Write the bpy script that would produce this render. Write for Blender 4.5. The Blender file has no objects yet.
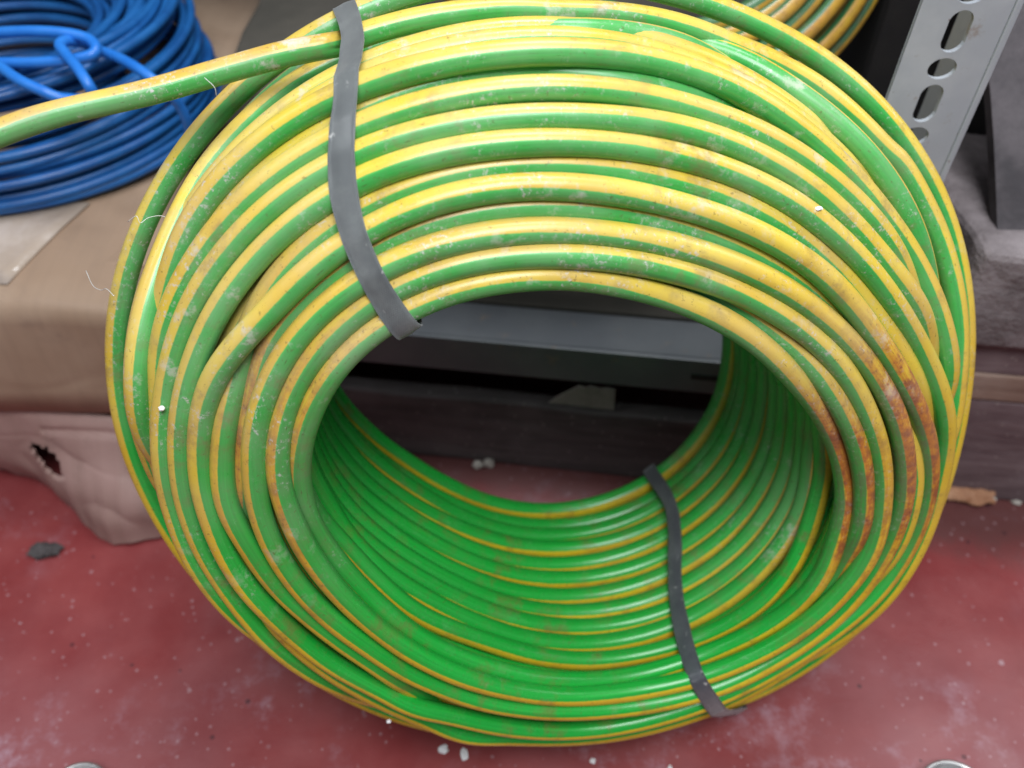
import bpy, bmesh, math, random
import numpy as np
from mathutils import Vector, noise as mnoise

# ------------------------------------------------------------------ camera, light, exposure
# all lengths below are in decimetres and multiplied by S when a mesh is built
S = 0.1
R_ = math.radians
scene = bpy.context.scene
cam_d = bpy.data.cameras.new("camera")
cam = bpy.data.objects.new("camera", cam_d)
scene.collection.objects.link(cam)
scene.camera = cam
cam.location = (0, 0, 4.54 * S)
cam.rotation_euler = (R_(90 - 46), 0, 0)
cam_d.sensor_width = 36.0
cam_d.lens = 890.0 / 1024.0 * 36.0
cam_d.clip_start = 0.01
cam_d.clip_end = 60
cam_d.dof.use_dof = True
cam_d.dof.focus_distance = 0.30
cam_d.dof.aperture_fstop = 9.0

world = bpy.data.worlds.new("World")
scene.world = world
world.use_nodes = True
bg = world.node_tree.nodes["Background"]
bg.inputs[0].default_value = (0.80, 0.88, 1.0, 1)
bg.inputs[1].default_value = 0.22

def area(name, loc, target, size, power, col):
    d = bpy.data.lights.new(name, 'AREA')
    d.shape = 'RECTANGLE'; d.size = size[0] * S; d.size_y = size[1] * S
    d.energy = power; d.color = col
    o = bpy.data.objects.new(name, d)
    scene.collection.objects.link(o)
    o.location = Vector(loc) * S
    o.rotation_euler = (Vector(target) - Vector(loc)).to_track_quat('-Z', 'Y').to_euler()
    return o
area("daylight_doorway", (0.8, -1.6, 11.0), (0.3, 2.0, 1.0), (5, 4), 11.5, (0.94, 0.97, 1.0))
area("window_right", (6.5, 4.0, 7.5), (0.6, 2.6, 2.0), (3, 3), 1.4, (0.93, 0.97, 1.0))
area("window_left", (-5.0, 2.2, 8.5), (-0.6, 2.4, 2.4), (2.5, 2.5), 0.8, (0.93, 0.96, 1.0))

area("skylight", (1.6, 5.6, 12.0), (0.5, 2.4, 1.0), (4, 2.5), 6.5, (0.90, 0.95, 1.0))

scene.view_settings.view_transform = 'Standard'
scene.view_settings.look = 'None'
scene.view_settings.exposure = -0.10
scene.view_settings.gamma = 1.0

random.seed(7); rng = np.random.default_rng(7)
C = scene.collection

# ------------------------------------------------------------------ node helper
def mat(name):
    m = bpy.data.materials.new(name); m.use_nodes = True
    nt = m.node_tree; nt.nodes.clear()
    out = nt.nodes.new("ShaderNodeOutputMaterial"); b = nt.nodes.new("ShaderNodeBsdfPrincipled")
    nt.links.new(b.outputs[0], out.inputs[0])
    return m, nt, b
class NB:
    """tiny node builder"""
    def __init__(s, nt): s.nt = nt; s.l = nt.links.new
    def _set(s, inp, v):
        if hasattr(v, 'is_output') or isinstance(v, bpy.types.NodeSocket): s.l(v, inp)
        elif isinstance(v, (tuple, list)) and len(v) == 3 and inp.type == 'RGBA': inp.default_value = (*v, 1)
        else: inp.default_value = v
    def math(s, op, a, b=None, c=None, clamp=False):
        n = s.nt.nodes.new("ShaderNodeMath"); n.operation = op; n.use_clamp = clamp
        s._set(n.inputs[0], a)
        if b is not None: s._set(n.inputs[1], b)
        if c is not None: s._set(n.inputs[2], c)
        return n.outputs[0]
    def noise(s, vec, scale, detail=3, rough=0.55, dist=0.0):
        n = s.nt.nodes.new("ShaderNodeTexNoise"); s.l(vec, n.inputs['Vector'])
        n.inputs['Scale'].default_value = scale; n.inputs['Detail'].default_value = detail
        n.inputs['Roughness'].default_value = rough; n.inputs['Distortion'].default_value = dist
        return n.outputs[0]
    def vor(s, vec, scale, feat='F1', rnd=1.0):
        n = s.nt.nodes.new("ShaderNodeTexVoronoi"); n.feature = feat; s.l(vec, n.inputs['Vector'])
        n.inputs['Scale'].default_value = scale; n.inputs['Randomness'].default_value = rnd
        return n
    def ramp(s, f, lo, hi, a=0.0, b=1.0):
        n = s.nt.nodes.new("ShaderNodeMapRange"); n.interpolation_type = 'SMOOTHSTEP'
        s.l(f, n.inputs[0]); n.inputs[1].default_value = lo; n.inputs[2].default_value = hi
        n.inputs[3].default_value = a; n.inputs[4].default_value = b
        return n.outputs[0]
    def mix(s, f, a, b, mode='MIX'):
        n = s.nt.nodes.new("ShaderNodeMix"); n.data_type = 'RGBA'; n.blend_type = mode
        s._set(n.inputs[0], f); s._set(n.inputs[6], a); s._set(n.inputs[7], b)
        return n.outputs[2]
    def obj(s):
        return s.nt.nodes.new("ShaderNodeTexCoord").outputs['Object']
    def geo(s): return s.nt.nodes.new("ShaderNodeNewGeometry").outputs['Position']
    def uv(s): return s.nt.nodes.new("ShaderNodeTexCoord").outputs['UV']
    def scale(s, v, sc):
        n = s.nt.nodes.new("ShaderNodeMapping"); s.l(v, n.inputs[0]); n.inputs['Scale'].default_value = sc
        return n.outputs[0]
    def attr(s, nm):
        n = s.nt.nodes.new("ShaderNodeAttribute"); n.attribute_name = nm; return n.outputs['Fac']
    def bump(s, h, strength, dist, b):
        n = s.nt.nodes.new("ShaderNodeBump"); n.inputs['Strength'].default_value = strength
        n.inputs['Distance'].default_value = dist; s.l(h, n.inputs['Height']); s.l(n.outputs[0], b.inputs['Normal'])

# ------------------------------------------------------------------ materials
def cable_material(name, green, yellow, half=0.133, dust=1.0):
    m, nt, b = mat(name); n = NB(nt)
    pos = n.geo(); uv = n.uv()
    sep = nt.nodes.new("ShaderNodeSeparateXYZ"); nt.links.new(uv, sep.inputs[0])
    wob = n.math('MULTIPLY', n.math('SUBTRACT', n.noise(pos, 22, 2), 0.5), 0.035)
    fine = n.math('MULTIPLY', n.math('SUBTRACT', n.noise(pos, 420, 3, 0.7), 0.5), 0.016)
    u = n.math('ADD', n.math('FRACT', sep.outputs[0]), n.math('ADD', wob, fine))
    dist = n.math('ABSOLUTE', n.math('SUBTRACT', u, 0.5))
    dist = n.math('SUBTRACT', dist, n.attr('half'))
    ym = n.ramp(dist, -0.007, 0.009, 1.0, 0.0)
    # long soft streaks running along the cable
    st = n.scale(uv, (26.0, 1.1, 1.0)); streak = n.noise(st, 1.0, 4, 0.6)
    g = n.mix(n.ramp(streak, 0.35, 0.7), green, tuple(min(1, c * 1.28 + 0.004) for c in green))
    big = n.noise(pos, 26, 3)
    y = n.mix(n.ramp(big, 0.35, 0.75), yellow, (yellow[0] * 0.93, yellow[1] * 0.80, yellow[2] * 0.9))
    base = n.mix(ym, g, y)
    # brown handling grime: blotchy everywhere, heavy where the attribute says so
    gr = n.noise(pos, 95, 5, 0.68); gr2 = n.noise(pos, 30, 3)
    stat = n.attr('stain')
    grime = n.math('MULTIPLY', n.ramp(gr, 0.47, 0.70), n.ramp(gr2, 0.40, 0.62))
    base = n.mix(n.math('MULTIPLY', grime, 0.55), base, (0.20, 0.115, 0.035))
    rustn = n.noise(n.scale(uv, (18.0, 3.2, 1.0)), 1.0, 5, 0.7)
    rn2 = n.noise(pos, 160, 4, 0.7)
    rmask = n.math('MULTIPLY', stat, n.ramp(n.math('ADD', n.math('MULTIPLY', rustn, 0.6), n.math('MULTIPLY', rn2, 0.4)), 0.30, 0.60))
    rcol = n.mix(n.ramp(rn2, 0.4, 0.65), (0.54, 0.185, 0.008), (0.29, 0.078, 0.012))
    base = n.mix(n.math('MULTIPLY', n.math('MULTIPLY', rmask, ym), 0.93, clamp=True), base, rcol)
    base = n.mix(n.math('MULTIPLY', n.math('MULTIPLY', rmask, n.math('SUBTRACT', 1.0, ym)), 0.45, clamp=True), base, (0.10, 0.13, 0.05))
    # pale dust and plaster marks settled on the upper sides
    du = n.attr('dust')
    dn = n.noise(pos, 70, 5, 0.72); dn2 = n.noise(pos, 14, 2)
    dm = n.math('MULTIPLY', n.math('MULTIPLY', n.ramp(dn, 0.50, 0.70), n.ramp(dn2, 0.38, 0.62)), du)
    film = n.math('MULTIPLY', n.ramp(n.noise(pos, 40, 4), 0.3, 0.7, 0.12, 0.36), du)
    dm = n.math('MAXIMUM', n.math('MULTIPLY', dm, 0.62 * dust), n.math('MULTIPLY', film, 0.55 * dust))
    base = n.mix(dm, base, (0.60, 0.56, 0.50))
    gd = n.noise(pos, 520, 4, 0.75)
    base = n.mix(n.math('MULTIPLY', n.math('MULTIPLY', n.ramp(gd, 0.53, 0.70), n.ramp(n.noise(pos, 36, 4, 0.6), 0.45, 0.65)), n.math('MULTIPLY', du, 0.75)), base, (0.62, 0.58, 0.56))
    base = n.mix(n.math('MULTIPLY', n.ramp(n.noise(pos, 640, 3, 0.7), 0.62, 0.70), 0.5), base, (0.12, 0.075, 0.03))
    sc = n.noise(n.scale(uv, (60.0, 14.0, 1.0)), 1.0, 2, 0.5)
    base = n.mix(n.math('MULTIPLY', n.ramp(sc, 0.71, 0.74), 0.6), base, (0.09, 0.055, 0.025))
    nt.links.new(base, b.inputs['Base Color'])
    r = n.math('ADD', n.math('MULTIPLY', n.noise(pos, 60, 4), 0.20), 0.16)
    r = n.math('ADD', r, n.math('MULTIPLY', dm, 0.35)); r = n.math('ADD', r, n.math('MULTIPLY', rmask, 0.12))
    nt.links.new(r, b.inputs['Roughness'])
    b.inputs['Specular IOR Level'].default_value = 0.55
    hgt = n.math('ADD', n.math('MULTIPLY', n.noise(pos, 140, 3), 0.6), n.math('MULTIPLY', streak, 0.4))
    n.bump(hgt, 0.22, 0.0006, b)
    return m
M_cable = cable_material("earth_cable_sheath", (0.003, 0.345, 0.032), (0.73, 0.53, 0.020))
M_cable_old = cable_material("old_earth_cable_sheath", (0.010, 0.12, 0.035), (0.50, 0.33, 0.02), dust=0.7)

def simple(name, col, col2, scale, rough=0.5, bumps=(0.2, 60, 0.0008), metallic=0.0, spec=0.5, lo=0.35, hi=0.68):
    m, nt, b = mat(name); n = NB(nt); pos = n.geo()
    f = n.ramp(n.noise(pos, scale, 5, 0.65), lo, hi)
    nt.links.new(n.mix(f, col, col2), b.inputs['Base Color'])
    rr = n.math('ADD', n.math('MULTIPLY', n.noise(pos, scale * 2, 3), 0.2), rough - 0.1)
    nt.links.new(rr, b.inputs['Roughness'])
    b.inputs['Metallic'].default_value = metallic; b.inputs['Specular IOR Level'].default_value = spec
    n.bump(n.noise(pos, bumps[1], 4, 0.65), bumps[0], bumps[2], b)
    return m
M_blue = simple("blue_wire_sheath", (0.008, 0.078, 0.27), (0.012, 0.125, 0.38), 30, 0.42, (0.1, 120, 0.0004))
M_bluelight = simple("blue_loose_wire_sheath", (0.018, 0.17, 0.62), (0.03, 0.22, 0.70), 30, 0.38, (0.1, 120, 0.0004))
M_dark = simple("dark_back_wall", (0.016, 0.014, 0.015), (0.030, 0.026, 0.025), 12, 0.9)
M_carton = simple("dusty_carton", (0.05, 0.045, 0.036), (0.08, 0.07, 0.056), 10, 0.85, (0.3, 90, 0.001))
M_black = simple("black_rubber_surface", (0.035, 0.030, 0.034), (0.095, 0.082, 0.088), 26, 0.8, (0.5, 130, 0.001))
M_concrete = simple("weathered_block", (0.11, 0.09, 0.092), (0.24, 0.205, 0.21), 24, 0.85, (0.9, 110, 0.003))
M_leaf = simple("dry_bark", (0.33, 0.15, 0.075), (0.48, 0.26, 0.15), 60, 0.7, (0.8, 160, 0.002))
M_white = simple("white_flake", (0.72, 0.72, 0.72), (0.9, 0.9, 0.92), 90, 0.6)
M_pebble = simple("grey_crumb", (0.40, 0.37, 0.33), (0.62, 0.58, 0.52), 140, 0.85, (0.8, 300, 0.002))
M_clump = simple("dark_dirt", (0.035, 0.03, 0.03), (0.09, 0.08, 0.08), 150, 0.9, (1.0, 200, 0.003))
M_tin = simple("tin_rim_metal", (0.55, 0.53, 0.52), (0.72, 0.71, 0.70), 70, 0.3, (0.1, 120, 0.0005), metallic=0.8)
M_tinlid = simple("tin_lid_metal", (0.20, 0.20, 0.21), (0.33, 0.32, 0.31), 50, 0.45, (0.2, 120, 0.0005), metallic=0.6)
M_tape = simple("glossy_packing_tape", (0.42, 0.33, 0.26), (0.54, 0.45, 0.39), 22, 0.24, (0.35, 28, 0.004), spec=0.7)  # pale tape colour also carries the bright sheen on the box top
M_web = simple("cobweb_thread", (0.6, 0.6, 0.58), (0.75, 0.74, 0.7), 90, 0.8)
M_card_old = simple("torn_board", (0.20, 0.18, 0.16), (0.32, 0.29, 0.26), 40, 0.8, (0.4, 160, 0.001))

# timber: grain runs along x
def timber(name, c1, c2, c3):
    m, nt, b = mat(name); n = NB(nt); pos = n.geo()
    g = n.noise(n.scale(pos, (6, 60, 90)), 1.6, 5, 0.65, 0.3)
    big = n.noise(pos, 18, 4, 0.6)
    base = n.mix(n.ramp(g, 0.3, 0.7), c1, c2)
    base = n.mix(n.math('MULTIPLY', n.ramp(big, 0.48, 0.72), 0.6), base, c3)
    sp = n.vor(pos, 160); base = n.mix(n.ramp(sp.outputs['Distance'], 0.07, 0.16, 0.5, 0.0), base, (0.35, 0.3, 0.28))
    nt.links.new(base, b.inputs['Base Color']); b.inputs['Roughness'].default_value = 0.8
    n.bump(g, 0.5, 0.0015, b)
    return m
M_timber = timber("dirty_timber", (0.055, 0.045, 0.045), (0.095, 0.078, 0.078), (0.13, 0.11, 0.11))
M_timber_r = timber("mauve_timber", (0.10, 0.062, 0.068), (0.165, 0.115, 0.12), (0.22, 0.17, 0.175))
M_timber_b = timber("brown_timber_strip", (0.17, 0.10, 0.075), (0.27, 0.18, 0.14), (0.34, 0.26, 0.22))

def painted_steel(nm="grey_green_painted_steel", k=1.0):
    m, nt, b = mat(nm); n = NB(nt); pos = n.geo()
    base = n.mix(n.ramp(n.noise(pos, 25, 5, 0.6), 0.35, 0.7), (0.36*k, 0.385*k, 0.42*k), (0.45*k, 0.475*k, 0.50*k))
    base = n.mix(n.math('MULTIPLY', n.ramp(n.noise(pos, 75, 5, 0.7), 0.60, 0.72), 0.6), base, (0.24, 0.18, 0.13))
    base = n.mix(n.ramp(n.noise(pos, 300, 3, 0.6), 0.68, 0.74, 0, 0.6), base, (0.14, 0.07, 0.05))
    nt.links.new(base, b.inputs['Base Color']); b.inputs['Roughness'].default_value = 0.42
    n.bump(n.noise(pos, 90, 4), 0.15, 0.0008, b)
    return m
M_steel = painted_steel(); M_steel_shaded = painted_steel('shaded_painted_steel', 0.33)  # second steel is a darker copy: shade on the rail put into its colour

def cardboard(name, c1, c2):
    m, nt, b = mat(name); n = NB(nt); pos = n.geo()
    base = n.mix(n.ramp(n.noise(pos, 9, 4, 0.6), 0.35, 0.68), c1, c2)
    fl = n.noise(n.scale(pos, (160, 14, 14)), 1.0, 3, 0.6)
    base = n.mix(n.ramp(fl, 0.4, 0.7, 0, 0.16), base, (0.2, 0.14, 0.10))
    base = n.mix(n.math('MULTIPLY', n.ramp(n.noise(pos, 34, 5, 0.7), 0.55, 0.75), 0.35), base, (0.16, 0.11, 0.09))
    nt.links.new(base, b.inputs['Base Color']); b.inputs['Roughness'].default_value = 0.55
    rid = n.math('ABSOLUTE', n.math('SUBTRACT', n.noise(n.scale(pos, (5, 10, 13)), 1.0, 2, 0.5, 0.4), 0.5))
    n.bump(n.math('ADD', n.math('MULTIPLY', n.ramp(rid, 0.0, 0.03), 0.16), n.math('MULTIPLY', fl, 0.10)), 0.5, 0.003, b)
    return m
M_card = cardboard("brown_cardboard", (0.32, 0.215, 0.145), (0.42, 0.30, 0.215))
M_flap = cardboard("pinkish_cardboard_flap", (0.33, 0.20, 0.175), (0.42, 0.27, 0.24))

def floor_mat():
    m, nt, b = mat("red_painted_concrete"); n = NB(nt); pos = n.geo()
    base = n.mix(n.ramp(n.noise(pos, 11, 5, 0.6), 0.32, 0.7), (0.205, 0.030, 0.032), (0.285, 0.060, 0.060))
    base = n.mix(n.math('MULTIPLY', n.ramp(n.noise(pos, 4.5, 4, 0.6), 0.42, 0.68), 0.42), base, (0.34, 0.15, 0.165))
    # trodden pale film
    f1 = n.math('MULTIPLY', n.ramp(n.noise(pos, 24, 6, 0.72), 0.50, 0.72), n.ramp(n.noise(pos, 5, 2), 0.40, 0.60))
    base = n.mix(n.math('MULTIPLY', f1, 0.62), base, (0.50, 0.38, 0.46))
    # shade along the foot of the timbers, painted into the floor colour
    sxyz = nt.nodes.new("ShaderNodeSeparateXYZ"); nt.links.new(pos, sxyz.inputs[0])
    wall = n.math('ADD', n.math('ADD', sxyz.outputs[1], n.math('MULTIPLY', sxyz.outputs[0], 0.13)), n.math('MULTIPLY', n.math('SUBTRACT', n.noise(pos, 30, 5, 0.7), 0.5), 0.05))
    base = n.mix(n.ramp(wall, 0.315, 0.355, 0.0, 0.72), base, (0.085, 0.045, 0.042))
    # scattered specks of plaster
    v = n.vor(pos, 105); d = n.math('ADD', v.outputs['Distance'], n.math('MULTIPLY', n.math('SUBTRACT', n.noise(pos, 600, 3), 0.5), 0.22))
    sep = nt.nodes.new("ShaderNodeSeparateColor"); nt.links.new(v.outputs['Color'], sep.inputs[0])
    size = n.math('MULTIPLY', n.math('POWER', sep.outputs[0], 7.0), 0.17)
    sp = n.math('MULTIPLY', n.math('LESS_THAN', d, size), n.ramp(n.noise(pos, 9, 3), 0.38, 0.62, 0.1, 0.5))
    base = n.mix(sp, base, (0.55, 0.44, 0.48))
    v2 = n.vor(pos, 260); s2 = nt.nodes.new("ShaderNodeSeparateColor"); nt.links.new(v2.outputs['Color'], s2.inputs[0])
    sp2 = n.math('MULTIPLY', n.math('LESS_THAN', v2.outputs['Distance'], n.math('MULTIPLY', n.math('POWER', s2.outputs[1], 2.5), 0.26)), 0.38)
    base = n.mix(sp2, base, (0.48, 0.33, 0.36))
    v3 = n.vor(pos, 60); s3 = nt.nodes.new("ShaderNodeSeparateColor"); nt.links.new(v3.outputs['Color'], s3.inputs[0])
    sp3 = n.math('MULTIPLY', n.math('LESS_THAN', v3.outputs['Distance'], n.math('MULTIPLY', n.math('POWER', s3.outputs[2], 4.0), 0.09)), 0.7)
    base = n.mix(sp3, base, (0.06, 0.02, 0.025))
    nt.links.new(base, b.inputs['Base Color'])
    nt.links.new(n.ramp(n.noise(pos, 30, 4), 0.3, 0.7, 0.30, 0.50), b.inputs['Roughness'])
    h = n.math('ADD', n.math('MULTIPLY', n.noise(pos, 120, 5, 0.6), 0.5), n.math('MULTIPLY', sp, 0.35))
    n.bump(h, 0.35, 0.0010, b)
    return m
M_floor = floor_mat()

def strap_mat(nm="woven_black_strapping", ca=(0.026, 0.030, 0.044), cb_=(0.080, 0.088, 0.098)):
    m, nt, b = mat(nm); n = NB(nt); uv = n.uv()
    sep = nt.nodes.new("ShaderNodeSeparateXYZ"); nt.links.new(uv, sep.inputs[0])
    w1 = n.math('SINE', n.math('ADD', n.math('MULTIPLY', sep.outputs[0], 70), n.math('MULTIPLY', sep.outputs[1], 260)))
    w2 = n.math('SINE', n.math('SUBTRACT', n.math('MULTIPLY', sep.outputs[0], 70), n.math('MULTIPLY', sep.outputs[1], 260)))
    wv = n.math('MULTIPLY', n.math('MAXIMUM', w1, w2), 0.5)
    pos = n.geo()
    base = n.mix(n.ramp(n.noise(pos, 60, 5, 0.7), 0.35, 0.75), ca, cb_)
    base = n.mix(n.ramp(wv, -0.1, 0.5, 0, 0.4), base, (0.12, 0.125, 0.13))
    base = n.mix(n.ramp(n.noise(pos, 260, 3, 0.6), 0.66, 0.74, 0, 0.7), base, (0.5, 0.49, 0.47))
    nt.links.new(base, b.inputs['Base Color']); b.inputs['Roughness'].default_value = 0.34; b.inputs['Sheen Weight'].default_value = 0.35
    n.bump(wv, 0.4, 0.0004, b)
    return m
M_strap = strap_mat(); M_strap_lit = strap_mat('lit_woven_strapping', (0.070, 0.080, 0.082), (0.145, 0.16, 0.155))  # second strapping is a paler copy: light on the upper strap painted in

# ------------------------------------------------------------------ object helpers
def link_mesh(name, verts, faces, material, parent=None, smooth=True, uvs=None, attrs=None, scale=S, origin=(0, 0, 0)):
    """verts in decimetres, world space; origin = where the object's own origin sits"""
    og = np.array(origin, float)
    v = (np.asarray(verts, float) - og) * scale
    me = bpy.data.meshes.new(name)
    me.from_pydata([tuple(p) for p in v], [], [tuple(int(i) for i in f) for f in faces])
    if uvs is not None:
        l = me.uv_layers.new(name="UVMap"); l.data.foreach_set('uv', np.asarray(uvs, float).ravel())
    for k, a in (attrs or {}).items():
        at = me.attributes.new(k, 'FLOAT', 'POINT'); at.data.foreach_set('value', np.asarray(a, float).ravel())
    me.polygons.foreach_set('use_smooth', [smooth] * len(me.polygons))
    me.materials.append(material); me.update()
    o = bpy.data.objects.new(name, me); C.objects.link(o)
    if parent is not None:
        o.parent = parent; o.location = (og * scale) - np.array(parent.location)
    else: o.location = og * scale
    return o
def thing(name, label, cat, loc=(0, 0, 0), group=None):
    o = bpy.data.objects.new(name, None); C.objects.link(o); o.empty_display_size = 0.02
    o.location = Vector(loc) * S; o['label'] = label; o['category'] = cat
    if group: o['group'] = group
    return o
def tag(o, label, cat, group=None):
    o['label'] = label; o['category'] = cat
    if group: o['group'] = group
    return o
def structure(o): o['kind'] = 'structure'; return o

def bm_object(name, bm, material, parent=None, smooth=False, origin=(0, 0, 0)):
    v = [tuple(x.co) for x in bm.verts]; bm.verts.index_update()
    f = [[q.index for q in p.verts] for p in bm.faces]
    o = link_mesh(name, v, f, material, parent, smooth, origin=origin); bm.free(); return o
def box_bm(x0, x1, y0, y1, z0, z1, bev=0.02, seg=2, cuts=0, jitter=0.0, shear=0.0, seed=0):
    """box whose y is sheared along x (shear = dy/dx), edges bevelled, faces worn"""
    bm = bmesh.new(); bmesh.ops.create_cube(bm, size=1)
    for v in bm.verts:
        v.co = ((x0 + x1) / 2 + v.co.x * (x1 - x0), (y0 + y1) / 2 + v.co.y * (y1 - y0), (z0 + z1) / 2 + v.co.z * (z1 - z0))
    bmesh.ops.bevel(bm, geom=bm.edges[:], offset=bev, segments=seg, affect='EDGES', profile=0.6)
    if cuts: bmesh.ops.subdivide_edges(bm, edges=[e for e in bm.edges if e.calc_length() > bev * 4], cuts=cuts, use_grid_fill=True)
    for v in bm.verts:
        if jitter: v.co += mnoise.noise_vector(v.co * 3.1 + Vector((seed, 0, 0))) * jitter
        v.co.y += shear * v.co.x
    return bm

def tube(path, rad, nsides=12, closed=False, up=None, caps=True, uoff=None, e1=None):
    """sweep a circle; returns verts, faces, uvs. e1 = per point direction for psi=0"""
    P = np.asarray(path, float); n = len(P)
    if closed: T = np.roll(P, -1, 0) - np.roll(P, 1, 0)
    else: T = np.gradient(P, axis=0)
    T /= np.linalg.norm(T, axis=1, keepdims=True)
    if e1 is None:
        e1 = np.tile(np.array(up if up is not None else (0, 0, 1.0)), (n, 1))
        e1 = e1 + 0.001
    E1 = e1 - (e1 * T).sum(1, keepdims=True) * T; E1 /= np.linalg.norm(E1, axis=1, keepdims=True)
    E2 = np.cross(T, E1)
    r = np.broadcast_to(np.asarray(rad, float), (n,))
    a = np.arange(nsides) / nsides * 2 * np.pi
    V = P[:, None] + r[:, None, None] * (np.cos(a)[None, :, None] * E1[:, None] + np.sin(a)[None, :, None] * E2[:, None])
    V = V.reshape(-1, 3)
    L = np.concatenate([[0], np.cumsum(np.linalg.norm(np.diff(P, axis=0), axis=1))])
    if closed: L = np.append(L, L[-1] + np.linalg.norm(P[0] - P[-1]))
    uo = np.zeros(n) if uoff is None else np.asarray(uoff); uo = np.append(uo, uo[0])
    F = []; UV = []
    m = n if closed else n - 1
    for i in range(m):
        i2 = (i + 1) % n
        for j in range(nsides):
            j2 = (j + 1) % nsides
            F.append((i * nsides + j, i * nsides + j2, i2 * nsides + j2, i2 * nsides + j))
            u0, u1 = j / nsides, (j + 1) / nsides
            UV += [(u0 + uo[i], L[i]), (u1 + uo[i], L[i]), (u1 + uo[i + 1], L[i + 1]), (u0 + uo[i + 1], L[i + 1])]
    if caps and not closed:
        F.append(tuple(range(nsides))[::-1]); UV += [(0, 0)] * nsides
        b0 = (n - 1) * nsides; F.append(tuple(b0 + k for k in range(nsides))); UV += [(0, 0)] * nsides
    return V, F, UV

def catmull(pts, per=8):
    P = np.asarray(pts, float); P = np.vstack([2 * P[0] - P[1], P, 2 * P[-1] - P[-2]]); out = []
    for i in range(1, len(P) - 2):
        for k in range(per):
            t = k / per
            out.append(0.5 * ((2 * P[i]) + (-P[i-1] + P[i+1]) * t + (2*P[i-1] - 5*P[i] + 4*P[i+1] - P[i+2]) * t*t + (-P[i-1] + 3*P[i] - 3*P[i+1] + P[i+2]) * t**3))
    out.append(P[-2]); return np.array(out)

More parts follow.
